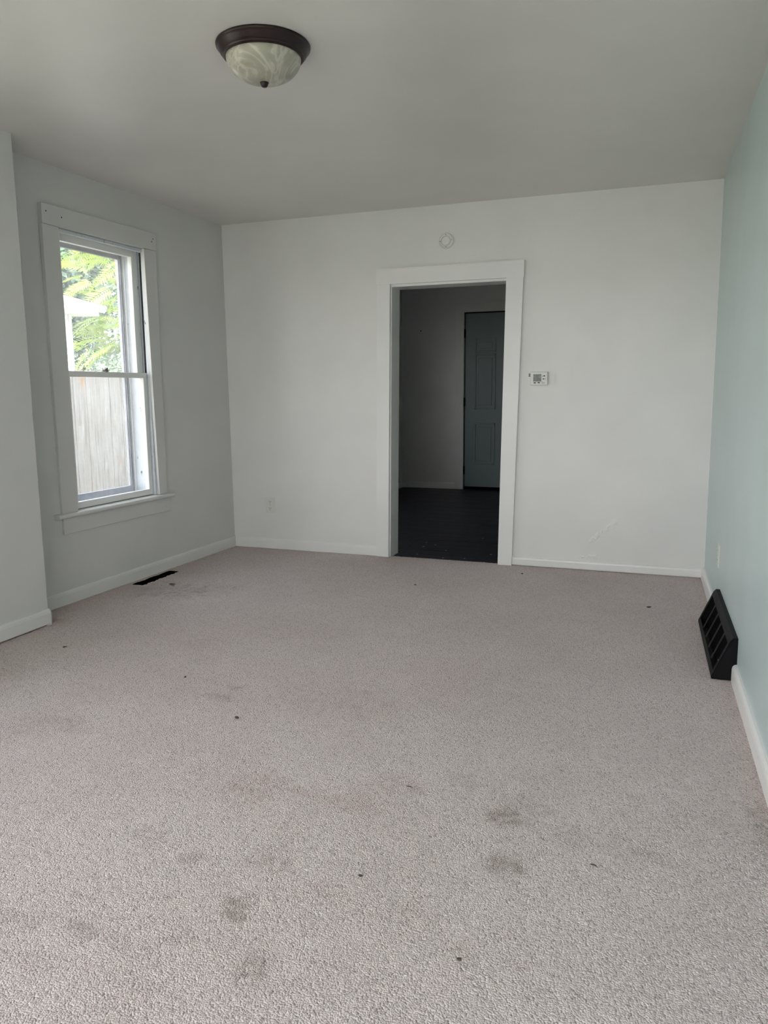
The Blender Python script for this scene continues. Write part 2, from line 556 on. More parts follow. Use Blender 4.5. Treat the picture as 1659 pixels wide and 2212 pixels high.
def build_carpet():
    rng = np.random.default_rng(5)
    ys = [0.012]
    while ys[-1] > YF:
        y = ys[-1]
        d = y - CY
        step = 0.0034 + 0.0010 * max(0.0, d - 0.8) if y > -4.5 else 0.03
        ys.append(y - step)
    ys = np.array(ys)
    nx = 960
    u = np.linspace(0, 1, nx)
    Y, U = np.meshgrid(ys, u, indexing='ij')
    xl = SL * Y - 0.02
    xr = WR + 0.02 - 0.0262 * Y
    X = xl + U * (xr - xl)
    j = (Y > -4.5)
    X = X + np.where(j, (rng.random(X.shape) - 0.5) * 0.0022, 0)
    h = value_noise(rng, X, Y, 0.0040) * 0.0024 + value_noise(rng, X, Y, 0.009) * 0.0010 + value_noise(rng, X, Y, 0.06) * 0.0015
    Z = np.where(j, h - 0.006, 0.0)
    V = np.stack([X, Y, Z], -1).reshape(-1, 3)
    ny = len(ys)
    idx = np.arange(ny * nx).reshape(ny, nx)
    Fq = np.stack([idx[:-1, :-1], idx[1:, :-1], idx[1:, 1:], idx[:-1, 1:]], -1).reshape(-1, 4)
    cx = V[Fq, 0].mean(1); cy = V[Fq, 1].mean(1)
    wob = 0.004 * np.sin(cy * 61) + 0.003 * np.sin(cy * 143)
    keep = ~((cx > VENT[0] + 0.004 * np.sin(cy * 40)) & (cx < VENT[1] - 0.02 * (cy - VENT[2]) + wob) & (cy > VENT[2]) & (cy < VENT[3]))
    me = mesh_np('floor', V, Fq[keep])
    # stain tint per vertex
    x, y = V[:, 0], V[:, 1]
    n1 = value_noise(rng, x, y, 0.018)
    n2 = value_noise(rng, x, y, 0.045)
    T = np.ones((len(V), 3))
    for sx, sy, a, b, s, k in STAINS:
        e = np.sqrt(((x - sx) / a) ** 2 + ((y - sy) / b) ** 2)
        w = np.clip(1.5 - e - 0.55 * (n2 - 0.5) * 2, 0, 1) * s * (0.6 if sy < -3.98 and sx < 2.45 else 0.9) * np.clip(0.3 + 1.3 * (n1 - 0.2), 0, 1.3)
        w = np.clip(w, 0, 0.95)[:, None]
        T *= (1 - w) + w * TINT[k]
    # worn dirt along the walls
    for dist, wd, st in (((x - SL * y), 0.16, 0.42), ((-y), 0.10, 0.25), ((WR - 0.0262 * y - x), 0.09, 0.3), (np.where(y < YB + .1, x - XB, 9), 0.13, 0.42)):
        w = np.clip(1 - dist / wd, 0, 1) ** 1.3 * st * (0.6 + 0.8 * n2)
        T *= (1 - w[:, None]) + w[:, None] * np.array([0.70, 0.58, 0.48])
    at = me.attributes.new('stain', 'FLOAT_COLOR', 'POINT')
    at.data.foreach_set('color', np.concatenate([T, np.ones((len(V), 1))], 1).astype(np.float32).ravel())
    o = link('floor', me, M['carpet'], smooth=True)
    return tag(o, 'beige loop pile carpet with faint stains covering the whole room floor', 'carpet', 'structure')


build_carpet()

# ------------------------------------------------------------------ main room shell
mb = MB().box(-0.55, 4.1, YF - 0.45, TH, H, H + 0.36)  # slab thickened and overhung, out of view, as an eave shading the fence
tag(mb.build('ceiling', M['ceiling']), 'white painted ceiling with soft sheen above the carpeted room', 'ceiling', 'structure')

# left wall with the window opening (local frame of the left wall)
WS0, WS1, WZ0, WZ1 = -1.745, -0.925, 0.515, 2.185
TW = 0.215
LEAN_L = lambda z: 0.007 - 0.0064 * z
mb = MB()
def lw(s0, s1, z0, z1):
    a, b = LEAN_L(z0), LEAN_L(z1)
    mb.hexa([(-TW, s0, z0), (a, s0, z0), (a, s1, z0), (-TW, s1, z0), (-TW, s0, z1), (b, s0, z1), (b, s1, z1), (-TW, s1, z1)])
lw(YB - 0.1, WS0, -0.3, H + 0.05)
lw(WS1, 0.05, -0.3, H + 0.05)
lw(WS0, WS1, -0.3, WZ0)
lw(WS0, WS1, WZ1, H + 0.05)
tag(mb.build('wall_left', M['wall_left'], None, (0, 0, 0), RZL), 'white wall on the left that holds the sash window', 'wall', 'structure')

# thicker wall section at the left foreground, with a window beside the camera
mb = MB()
def wb(s0, s1, z0, z1): mb.box(-TH - 0.05, XB, s0, s1, z0, z1)
wb(WIN2[1], YB, -0.3, H + 0.05)
wb(YF - 0.16, WIN2[0], -0.3, H + 0.05)
wb(WIN2[0], WIN2[1], -0.3, WIN2[2])
wb(WIN2[0], WIN2[1], WIN2[3], H + 0.05)
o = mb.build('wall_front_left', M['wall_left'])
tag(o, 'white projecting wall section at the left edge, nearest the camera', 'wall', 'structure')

# front wall behind the camera
mb = MB()
xs = [(-a[1], -a[0]) for a in WIN3]
edges = [XB] + [v for p in sorted(xs) for v in p] + [3.95]
for i in range(0, len(edges), 2):
    mb.box(edges[i], edges[i + 1], YF - TH, YF, -0.3, H + 0.05)
for a, b in xs:
    mb.box(a, b, YF - TH, YF, -0.3, WIN3[0][2])
    mb.box(a, b, YF - TH, YF, WIN3[0][3], H + 0.05)
tag(mb.build('wall_front', M['wall']), 'white front wall with a wide window behind the viewer', 'wall', 'structure')

# right wall, leaning slightly
mb = MB()
mb.hexa([(0, YF - 0.2, -0.3), (0.16, YF - 0.2, -0.3), (0.16, 0.1, -0.3), (0, 0.1, -0.3),
         (-0.018, YF - 0.2, H + 0.05), (0.16, YF - 0.2, H + 0.05), (0.16, 0.1, H + 0.05), (-0.018, 0.1, H + 0.05)])
tag(mb.build('wall_right', M['mint'], None, (WR, 0, 0), RZR), 'pale mint green wall along the right side', 'wall', 'structure')

# back wall with the doorway (opening leans a little)
DXL0, DXL1 = 1.347, 1.371       # casing inner edge, left: bottom, top
DXR0, DXR1 = 2.180, 2.208
DZ = 1.977
mb = MB()
mb.prism([(-0.35, -0.3), (DXL0 - 0.02, -0.3), (DXL1 - 0.02, DZ + 0.02), (DXL1 - 0.02, H + 0.05), (-0.35, H + 0.05)], 'y', 0, TH)
mb.prism([(DXR0 + 0.02, -0.3), (3.95, -0.3), (3.95, H + 0.05), (DXR1 + 0.02, H + 0.05), (DXR1 + 0.02, DZ + 0.02)], 'y', 0, TH)
mb.prism([(DXL1 - 0.02, DZ + 0.02), (DXR1 + 0.02, DZ + 0.02), (DXR1 + 0.02, H + 0.05), (DXL1 - 0.02, H + 0.05)], 'y', 0, TH)
WALL_BACK = tag(mb.build('wall_back', M['wall']), 'white back wall with the open doorway', 'wall', 'structure')


def blister(name, x0, z0, x1, z1, wid, seed, amp=0.006):
    """raised bubbling plaster along a line on the back wall"""
    rng = np.random.default_rng(seed)
    L = math.hypot(x1 - x0, z1 - z0)
    dx, dz = (x1 - x0) / L, (z1 - z0) / L
    nu, nv = 70, 30
    u, v = np.meshgrid(np.linspace(-0.1, 1.1, nu), np.linspace(-1, 1, nv), indexing='ij')
    w = wid * (0.55 + 0.75 * np.clip(u, 0, 1))
    px = x0 + u * L * dx - v * w * dz
    pz = z0 + u * L * dz + v * w * dx
    hh = value_noise(rng, px, pz, 0.013) * 0.7 + value_noise(rng, px, pz, 0.026) * 0.5
    env = np.clip(1 - np.abs(v) ** 1.5, 0, 1) * np.clip(np.minimum(u + 0.1, 1.1 - u) * 6, 0, 1)
    py = 0.0012 - env * np.clip(hh - 0.32, 0, 1) * amp * 1.6
    V = np.stack([px, py, pz], -1).reshape(-1, 3)
    idx = np.arange(nu * nv).reshape(nu, nv)
    Fq = np.stack([idx[:-1, :-1], idx[1:, :-1], idx[1:, 1:], idx[:-1, 1:]], -1).reshape(-1, 4)
    link(name, mesh_np(name, V, Fq), M['wall'], WALL_BACK, smooth=True)


blister('plaster_blister', 2.81, 0.195, 3.0, 0.355, 0.034, 3)
blister('plaster_blister', 2.70, 0.075, 2.87, 0.095, 0.030, 8, 0.004)

# ------------------------------------------------------------------ baseboards
def bb_profile(h, t):
    return [(0, 0), (t, 0), (t, h * 0.72), (t * 0.86, h * 0.88), (t * 0.5, h * 0.98), (0.0, h)]


def baseboard(name, label, frame_loc, rz, s0, s1, h, t, side=1, mat='trim', z0=-0.004):
    mb = MB()
    mb.prism([(side * p[0], p[1] + z0) for p in bb_profile(h, t)], 'y', s0, s1)
    o = mb.build(name, M[mat], None, frame_loc, rz)
    return tag(o, label, 'baseboard', 'structure')


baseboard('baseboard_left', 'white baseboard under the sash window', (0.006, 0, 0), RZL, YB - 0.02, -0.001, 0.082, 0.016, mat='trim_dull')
baseboard('baseboard_back_left', 'white baseboard between room corner and doorway', (0, 0, 0), -HALF, 0.01, 1.252, 0.078, 0.015)
baseboard('baseboard_back_right', 'scuffed white baseboard right of the doorway', (0, 0, 0), -HALF, 2.279, WR - 0.004, 0.056, 0.015, z0=0.003)
# projecting wall: board with a rounded returned end
mb = MB()
mb.prism([(XB + p[0], p[1] + 0.006) for p in bb_profile(0.08, 0.02)], 'y', YF + 0.02, YB - 0.004)
tmp = MB()
mb.lathe([(0.0001, -0.004), (0.0195, -0.004), (0.0195, 0.06), (0.017, 0.074), (0.010, 0.082), (0.0001, 0.084)], 20)
for v in mb.bm.verts:
    pass
n_l = 20 * 6
vl = list(mb.bm.verts)[-n_l:]
for v in vl:
    v.co.x += XB; v.co.y += YB - 0.004
tmp.bm.free()
tag(mb.build('baseboard_front_left', M['trim_dull']), 'white baseboard with rounded end on the projecting wall', 'baseboard', 'structure')
mb = MB()
REG = (-1.925, -1.06)
mb.prism([(-p[0], p[1] - 0.004) for p in bb_profile(0.078, 0.022)], 'y', REG[1] + 0.005, -0.004)
mb.prism([(-p[0], p[1] - 0.004) for p in bb_profile(0.078, 0.022)], 'y', -3.03, REG[0] - 0.003)
tag(mb.build('baseboard_right', M['trim'], None, (WR, 0, 0), RZR), 'chipped white baseboard along the mint green wall', 'baseboard', 'structure')

# ------------------------------------------------------------------ doorway casing
tr = empty('trim_1', (1.77, 0, 0))
tag(tr, 'wide flat white casing around the open doorway', 'door casing', 'structure')
X0 = 1.77
def quad_y(name, pts, y0, y1, mat, parent, bevel=0.0):
    mb = MB()
    mb.prism([(p[0] - X0, p[1]) for p in pts], 'y', y0, y1, bevel)
    return mb.build(name, mat, parent)
quad_y('side_casing', [(1.249, -0.004), (DXL0, -0.004), (DXL1, DZ + 0.009), (1.272, DZ + 0.009)], -0.030, 0.0, M['trim'], tr, 0.0012)
quad_y('side_casing', [(DXR0, -0.004), (2.278, -0.004), (2.322, DZ + 0.009), (DXR1, DZ + 0.009)], -0.030, 0.0, M['trim'], tr, 0.0012)
quad_y('head_casing', [(1.268, DZ + 0.0095), (2.327, DZ + 0.0075), (2.327, 2.097), (1.268, 2.095)], -0.033, 0.0, M['trim'], tr, 0.0015)
quad_y('side_jamb', [(DXL0 - 0.02, ZFAR), (DXL0 + 0.007, ZFAR), (DXL1 + 0.007, DZ), (DXL1 - 0.02, DZ)], -0.004, TH + 0.01, M['trim'], tr, 0.001)
quad_y('side_jamb', [(DXR0 - 0.007, ZFAR), (DXR0 + 0.02, ZFAR), (DXR1 + 0.02, DZ), (DXR1 - 0.007, DZ)], -0.004, TH + 0.01, M['trim'], tr, 0.001)
quad_y('head_jamb', [(DXL1 - 0.02, DZ - 0.008), (DXR1 + 0.02, DZ - 0.008), (DXR1 + 0.02, DZ + 0.02), (DXL1 - 0.02, DZ + 0.02)], -0.004, TH + 0.01, M['trim'], tr, 0.001)

# ------------------------------------------------------------------ windows
def sash(parent, d0, d1, s0, s1, z0, z1, stile, top, bot, mats=('trim',), name='sash', right_stile=None):
    """one sash: two stiles, two rails, a pane; depth d0..d1"""
    e = empty(name, (0, 0, 0), 0, parent)
    m = M[mats[0]]
    rs = right_stile or stile
    b = 0.003
    MB().box(d0, d1, s0, s0 + stile, z0, z1, b).build('stile', m, e)
    MB().box(d0, d1, s1 - rs, s1, z0, z1, b).build('stile', m, e)
    MB().box(d0, d1, s0 + stile - 0.003, s1 - rs + 0.003, z1 - top, z1, b).build('rail', m, e)
    MB().box(d0, d1, s0 + stile - 0.003, s1 - rs + 0.003, z0, z0 + bot, b).build('rail', m, e)
    dm = (d0 + d1) / 2
    MB().box(dm - 0.0015, dm + 0.0015, s0 + stile - 0.004, s1 - rs + 0.004, z0 + bot - 0.004, z1 - top + 0.004).build('pane', M['glass'], e)
    return e


def hexw(d0, d1, p):
    """quad in (s, z) with bottom-left, bottom-right, top-right, top-left extruded through depth"""
    (a, b, c, d) = p
    return [(d0, a[0], a[1]), (d1, a[0], a[1]), (d1, b[0], b[1]), (d0, b[0], b[1]),
            (d0, d[0], d[1]), (d1, d[0], d[1]), (d1, c[0], c[1]), (d0, c[0], c[1])]


w1 = empty('window_1', (0, 0, 0), RZL)
tag(w1, 'old white double hung sash window with peeling paint in the left wall', 'window', 'structure')
T_ = M['trim']
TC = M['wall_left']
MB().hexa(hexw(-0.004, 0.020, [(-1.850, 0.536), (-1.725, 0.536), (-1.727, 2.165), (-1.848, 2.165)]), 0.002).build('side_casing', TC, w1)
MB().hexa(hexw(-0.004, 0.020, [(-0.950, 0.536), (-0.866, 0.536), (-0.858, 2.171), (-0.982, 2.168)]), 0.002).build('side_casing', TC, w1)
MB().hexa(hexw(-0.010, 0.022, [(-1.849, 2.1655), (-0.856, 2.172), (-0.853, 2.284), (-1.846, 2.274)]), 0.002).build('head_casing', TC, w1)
mb = MB()
mb.prism([(-0.055, 0.512), (0.036, 0.510), (0.043, 0.514), (0.046, 0.522), (0.044, 0.531), (0.037, 0.536), (-0.055, 0.538)], 'y', -1.902, -0.808, 0.0)
mb.build('stool', M['trim_dull'], w1)
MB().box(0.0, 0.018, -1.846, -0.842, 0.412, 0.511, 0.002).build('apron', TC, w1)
# jamb lining
MB().box(-TW, -0.002, -0.947, -0.925, 0.52, 2.185).build('side_jamb', M['peel'], w1)
MB().box(-TW, -0.002, -1.745, -1.722, 0.52, 2.185).build('side_jamb', T_, w1)
MB().box(-TW, -0.002, -1.722, -0.947, 2.168, 2.185).build('head_jamb', T_, w1)
mb = MB()
mb.prism([(-TW - 0.05, 0.49), (-0.05, 0.515), (-0.05, 0.540), (-TW - 0.05, 0.512)], 'y', -1.745, -0.925)
mb.build('sill', M['peel'], w1)
# stops: interior, parting bead, outer blind stop
MB().box(-0.022, -0.001, -0.968, -0.947, 0.538, 2.166, 0.002).build('stop', M['peel'], w1)
MB().box(-0.022, -0.001, -1.722, -1.702, 0.538, 2.166, 0.002).build('stop', T_, w1)
MB().box(-0.024, -0.001, -1.702, -0.968, 2.146, 2.166, 0.002).build('stop', M['peel'], w1)
MB().box(-0.066, -0.060, -0.962, -0.947, 1.36, 2.166).build('parting_bead', M['peel'], w1)
MB().box(-0.188, -0.176, -0.957, -0.947, 0.528, 2.166, 0.002).build('blind_stop', T_, w1)
MB().box(-0.188, -0.176, -1.722, -1.71, 0.528, 2.166, 0.002).build('blind_stop', T_, w1)
low = sash(w1, -0.056, -0.024, -1.721, -0.952, 0.541, 1.366, 0.050, 0.034, 0.040)
up = sash(w1, -0.100, -0.068, -1.721, -0.950, 1.334, 2.166, 0.055, 0.050, 0.030)
# sash lock on the meeting rail
lk = MB().lathe([(0.0001, 0), (0.016, 0), (0.016, 0.006), (0.008, 0.010), (0.008, 0.022), (0.0001, 0.024)], 16)
lk.box(-0.006, 0.006, -0.030, 0.026, 0.004, 0.012, 0.002)
lk.box(-0.004, 0.004, 0.010, 0.022, 0.008, 0.030, 0.002)
o = lk.build('sash_lock', M['steel'], low, (-0.034, -1.355, 1.364))
o['label'] = 'small dark metal sash lock'
# storm window outside
st = empty('storm_sash', (0, 0, 0), 0, w1)
for (s0, s1, z0, z1) in ((-1.72, -1.69, 0.522, 2.17), (-0.988, -0.948, 0.522, 2.17), (-1.69, -0.988, 2.112, 2.17), (-1.69, -0.988, 0.522, 0.598)):
    MB().box(-0.213, -0.190, s0, s1, z0, z1, 0.003).build('storm_frame', M['aluminium'], st)
MB().box(-0.190, -0.184, -0.982, -0.974, 0.598, 2.112, 0.001).build('storm_track', M['aluminium'], st)
MB().box(-0.190, -0.184, -0.966, -0.958, 0.598, 2.112, 0.001).build('storm_track', M['aluminium'], st)
MB().box(-0.204, -0.201, -1.692, -0.986, 0.596, 2.114).build('pane', M['glass'], st)
st['label'] = 'dark metal storm sash'
# nail heads and chips in the casing
for (s, z) in ((-1.815, 2.235), (-1.70, 2.222), (-0.90, 2.225), (-0.885, 2.245)):
    mb = MB(); mb.lathe([(0.0001, 0.021), (0.005, 0.021), (0.004, 0.0228), (0.0001, 0.0228)], 10, 'x')
    mb.build('nail_hole', M['grime_shade'], w1, (0, s, z))
random.seed(4)
for s in (-1.62, -1.48, -1.28, -1.06):
    MB().box(-0.0275, -0.0235, s - 0.02, s + 0.012, 2.148 + random.uniform(0, 0.008), 2.158, 0.001).build('paint_chip', M['grime_shade'], w1)
MB().box(-0.0475, -0.036, -0.953, -0.9465, 0.545, 2.15).build('track_gap_shade', M['grime_shade'], w1)  # solid dark strip painted in for the shade of the open groove


def side_window(name, label, loc, rz, s0, s1, z0, z1, depth=0.16, halves=1):
    """plain double hung window for the walls out of the picture"""
    w = empty(name, loc, rz)
    tag(w, label, 'window', 'structure')
    cw = 0.11
    MB().box(-0.004, 0.02, s0 - cw, s0 + 0.01, z0, z1, 0.002).build('side_casing', T_, w)
    MB().box(-0.004, 0.02, s1 - 0.01, s1 + cw, z0, z1, 0.002).build('side_casing', T_, w)
    MB().box(-0.004, 0.022, s0 - cw, s1 + cw, z1, z1 + cw, 0.002).build('head_casing', T_, w)
    MB().box(-0.04, 0.045, s0 - cw - 0.04, s1 + cw + 0.04, z0 - 0.025, z0, 0.004).build('stool', T_, w)
    zm = (z0 + z1) / 2
    n = halves
    wd = (s1 - s0) / n
    for i in range(n):
        a, b = s0 + i * wd, s0 + (i + 1) * wd
        if i:
            MB().box(-depth, 0.0, a - 0.02, a + 0.02, z0, z1, 0.003).build('mullion', T_, w)
        sash(w, -0.056, -0.024, a + 0.012, b - 0.012, z0, zm + 0.015, 0.045, 0.03, 0.05)
        sash(w, -0.100, -0.068, a + 0.012, b - 0.012, zm - 0.015, z1, 0.045, 0.05, 0.03)
    return w


side_window('window_2', 'wide twin sash window in the projecting wall beside the viewer', (XB, 0, 0), 0, *WIN2, depth=0.2, halves=2)
side_window('window_3', 'wide three part window in the front wall behind the viewer', (0, YF, 0), HALF, *WIN3[0], halves=3)

# ------------------------------------------------------------------ next room
XFL = 0.045
mb = MB()
def wf(s0, s1, z0, z1): mb.box(XFL - TH, XFL, s0, s1, z0, z1)
wf(TH, WINFAR[0], -0.3, H + 0.05); wf(WINFAR[1], YFAR + 0.2, -0.3, H + 0.05)
wf(WINFAR[0], WINFAR[1], -0.3, WINFAR[2]); wf(WINFAR[0], WINFAR[1], WINFAR[3], H + 0.05)
tag(mb.build('wall_far_left', M['farwall']), 'shadowed left wall of the room beyond the doorway', 'wall', 'structure')
DFX0, DFX1 = 0.872, 1.765
DFZ = 2.180
mb = MB()
mb.box(XFL - TH, DFX0 - 0.012, YFAR, YFAR + 0.14, -0.3, H + 0.05)
mb.box(DFX1 + 0.012, 3.95, YFAR, YFAR + 0.14, -0.3, H + 0.05)
mb.box(DFX0 - 0.012, DFX1 + 0.012, YFAR, YFAR + 0.14, DFZ + 0.012, H + 0.05)
tag(mb.build('wall_far_back', M['farwall']), 'dim grey wall seen through the doorway', 'wall', 'structure')
tag(MB().box(3.80, 3.95, TH, YFAR + 0.14, -0.3, H + 0.05).build('wall_far_right', M['farwall']), 'right wall of the room beyond the doorway', 'wall', 'structure')
tag(MB().box(-0.55, 4.1, TH, YFAR + 0.5, H, H + 0.36).build('ceiling_far', M['farwall']), 'ceiling of the dim room beyond the doorway', 'ceiling', 'structure')  # continues the overhang that shades the fence
side_window('window_4', 'small sash window in the room beyond the doorway', (XFL, 0, 0), 0, *WINFAR)

# dark plank floor, boards running across the view
fl = empty('floor', (1.9, 2.1, ZFAR))
fl.name = 'floor_far'
tag(fl, 'dark stained plank floor beyond the doorway', 'wood floor', 'structure')
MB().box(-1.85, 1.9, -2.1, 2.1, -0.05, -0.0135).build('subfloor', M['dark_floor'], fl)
random.seed(11)
PW = 0.083
plank_mesh = {}
y = 0.014
while y < YFAR:
    x = XFL + 0.001
    first = True
    while x < 3.79:
        L = random.choice((0.9, 1.3, 1.7, 2.2)) * (random.random() if first else 1)
        L = max(0.35, L)
        if x + L > 3.5: L = 3.795 - x
        first = False
        xa = x
        x += L
        if y < TH:                         # threshold strip inside the opening
            if x < DXL0 or xa > DXR0: continue
            xa2, xb2 = max(xa, DXL0 + 0.002), min(x, DXR0 - 0.002)
        else:
            xa2, xb2 = xa, x
        ln = round(xb2 - xa2, 3)
        if ln < 0.05: continue
        if ln not in plank_mesh:
            b = MB(); b.box(0, ln - 0.002, 0, PW - 0.0025, -0.0135, 0, 0.0012, 1)
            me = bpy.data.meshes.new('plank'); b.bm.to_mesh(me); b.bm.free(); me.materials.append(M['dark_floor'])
            plank_mesh[ln] = me
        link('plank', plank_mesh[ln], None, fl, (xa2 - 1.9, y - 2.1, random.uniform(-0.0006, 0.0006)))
    y += PW

# far baseboards
baseboard('baseboard_far_back', 'dim baseboard left of the far door', (0, YFAR, ZFAR), -HALF, XFL, 0.752, 0.085, 0.014)
baseboard('baseboard_far_left', 'dim baseboard on the left wall beyond the doorway', (XFL, 0, ZFAR), 0, TH + 0.01, YFAR - 0.015, 0.085, 0.014)

# far door with panels, hinges, casing
t2 = empty('trim_2', (DFX0, YFAR, ZFAR))
tag(t2, 'flat painted casing around the grey green door', 'door casing', 'structure')
FW = M['farwall']
dw = DFX1 - DFX0
MB().box(-0.118, -0.012, -0.012, 0.0, 0.0, DFZ + 0.02, 0.002).build('side_casing', FW, t2)
MB().box(dw + 0.012, dw + 0.118, -0.012, 0.0, 0.0, DFZ + 0.02, 0.002).build('side_casing', FW, t2)
MB().box(-0.118, dw + 0.118, -0.013, 0.0, DFZ + 0.02, DFZ + 0.125, 0.002).build('head_casing', FW, t2)
d1 = empty('door_1', (DFX0, YFAR, ZFAR))
tag(d1, 'closed grey green panel door in the room beyond the doorway', 'door', 'structure')
FD = M['fardoor']
MB().box(0.004, dw - 0.004, 0.012, 0.045, 0.035, DFZ + 0.006, 0.001).build('door_slab', FD, d1)
for (x0, x1) in ((0.125, 0.39), (0.505, 0.77)):
    for (z0, z1) in ((0.31, 0.83), (1.00, 1.68), (1.70, 1.87)):
        z0_, z1_ = z0 - ZFAR, z1 - ZFAR
        # moulded frame and raised field
        p = MB()
        for (a, b, c, e) in ((x0, x1, z0_, z0_ + 0.02), (x0, x1, z1_ - 0.02, z1_), (x0, x0 + 0.02, z0_, z1_), (x1 - 0.02, x1, z0_, z1_)):
            p.box(a, b, 0.002, 0.014, c, e, 0.004)
        p.box(x0 + 0.045, x1 - 0.045, 0.004, 0.014, z0_ + 0.045, z1_ - 0.045, 0.006)
        p.build('panel', FD, d1)
for z in (0.245, 1.106, 1.945):
    h = MB(); h.box(-0.010, 0.008, -0.004, 0.012, z - 0.05, z + 0.05, 0.001)
    h.lathe([(0.0001, z - 0.052), (0.006, z - 0.052), (0.006, z + 0.052), (0.0001, z + 0.052)], 10)
    h.build('hinge', M['black_metal'], d1, (0, -0.004, 0))
kb = MB(); kb.lathe([(0.0001, 0), (0.03, 0), (0.03, -0.006), (0.012, -0.012), (0.012, -0.035), (0.026, -0.045), (0.028, -0.058), (0.016, -0.07), (0.0001, -0.072)], 20, 'y')
kb.build('knob', M['steel'], d1, (dw - 0.07, 0.012, 0.98), smooth=True)
tag(MB().box(DFX0 - 0.012, DFX1 + 0.012, YFAR + 0.05, YFAR + 0.14, ZFAR - 0.1, DFZ + 0.05).build('gap_backing', M['black_void']), 'black backing panel that darkens the gap around the far door', 'backing panel', 'structure')  # black panel behind the door imitates the shade in its gaps
mb = MB(); mb.lathe([(0.0001, 0.0), (0.008, 0.0), (0.006, -0.004), (0.0001, -0.005)], 12, 'y')
tag(mb.build('nail', M['dark_plastic'], None, (0.297, YFAR, 1.982)), 'small dark nail in the far grey wall', 'nail')

# ------------------------------------------------------------------ ceiling light
cl = empty('ceiling_light', (1.804, -2.630, H))
tag(cl, 'flush ceiling light with marbled glass bowl and dark bronze rim', 'ceiling light')
rim = MB().lathe([(0.10, 0.0), (0.172, 0.0), (0.1745, -0.004), (0.1735, -0.009), (0.169, -0.012), (0.1665, -0.015), (0.160, -0.028), (0.1525, -0.036), (0.150, -0.038),
                  (0.1495, -0.041), (0.1475, -0.043), (0.1455, -0.0425), (0.1445, -0.045), (0.142, -0.0465), (0.138, -0.044), (0.10, -0.030)], 96)
rim.build('rim', M['bronze'], cl, smooth=True)
bp = []
for i in range(22):
    t = i / 21 * HALF
    bp.append((0.139 * math.cos(t) ** 0.86 if t < HALF - 1e-6 else 0.0002, -0.040 - 0.088 * math.sin(t)))
MB().lathe(bp, 96).build('glass_bowl', M['alabaster'], cl, smooth=True)
MB().lathe([(0.0001, -0.124), (0.0155, -0.125), (0.0165, -0.129), (0.014, -0.134), (0.0125, -0.139), (0.009, -0.143), (0.0001, -0.1445)], 32).build('finial', M['bronze'], cl, smooth=True)

# ------------------------------------------------------------------ thermostat
th = empty('thermostat', (2.440, 0.0, 1.310))
tag(th, 'small white thermostat with grey green screen beside the doorway', 'thermostat')
MB().box(-0.060, 0.060, -0.006, 0.0, -0.045, 0.046, 0.002).build('back_plate', M['white_plastic'], th)
MB().box(-0.056, 0.060, -0.030, -0.005, -0.044, 0.045, 0.005, 3).build('housing', M['white_plastic'], th)


def lcd():
    m, n, l, bs = newmat('thermostat_screen')
    nz = noise_node(n, l, 34, 3, 0.5, vec_scale=(1, 1, 1.8))
    rp = ramp(n, l, nz.outputs['Fac'], [(0.35, (0.055, 0.085, 0.075)), (0.55, (0.10, 0.14, 0.12)), (0.7, (0.22, 0.24, 0.15))])
    l.new(rp.outputs[0], bs.inputs['Base Color'])
    bs.inputs['Roughness'].default_value = 0.25
    return m


MB().box(-0.036, 0.018, -0.0315, -0.029, -0.020, 0.029, 0.001).build('screen', lcd(), th)
DP = M['dark_plastic']
def oval(cx, cz, rx, rz, name='button'):
    mb = MB(); mb.prism([(cx + rx * math.cos(i * math.pi / 8), cz + rz * math.sin(i * math.pi / 8)) for i in range(16)], 'y', -0.0325, -0.0295)
    return mb.build(name, DP, th)
oval(0.038, 0.017, 0.0065, 0.0035); oval(0.034, -0.003, 0.0065, 0.0035)
oval(-0.025, -0.029, 0.009, 0.0036); oval(0.002, -0.028, 0.009, 0.0036)
mb = MB(); mb.prism([(0.023, 0.0135), (0.029, 0.0135), (0.026, 0.0185)], 'y', -0.0310, -0.0295); mb.build('arrow_mark', DP, th)
mb = MB(); mb.prism([(0.0435, -0.001), (0.0495, -0.001), (0.0465, -0.006)], 'y', -0.0310, -0.0295); mb.build('arrow_mark', DP, th)
MB().box(-0.072, -0.058, -0.004, 0.0, 0.012, 0.036, 0.001).build('mounting_tab', M['caulk'], th)


def text_mesh(name, s, size, mat, parent, loc, rot):
    cu = bpy.data.curves.new(name, 'FONT')
    cu.body = s
    cu.size = size
    cu.extrude = 0.0006
    cu.align_x = 'CENTER'; cu.align_y = 'CENTER'
    tmp = bpy.data.objects.new('tmp_text', cu)
    COL.objects.link(tmp)
    dg = bpy.context.evaluated_depsgraph_get()
    me = bpy.data.meshes.new_from_object(tmp.evaluated_get(dg))
    bpy.data.objects.remove(tmp)
    me.materials.clear()
    o = link(name, me, mat, parent, loc)
    o.rotation_euler = rot
    return o


text_mesh('lettering', 'Lux', 0.014, DP, th, (0.0325, -0.0305, -0.029), (HALF, 0, 0))
MB().box(0.020, 0.032, -0.0309, -0.0295, -0.0235, -0.0220).build('lettering_bar', DP, th)

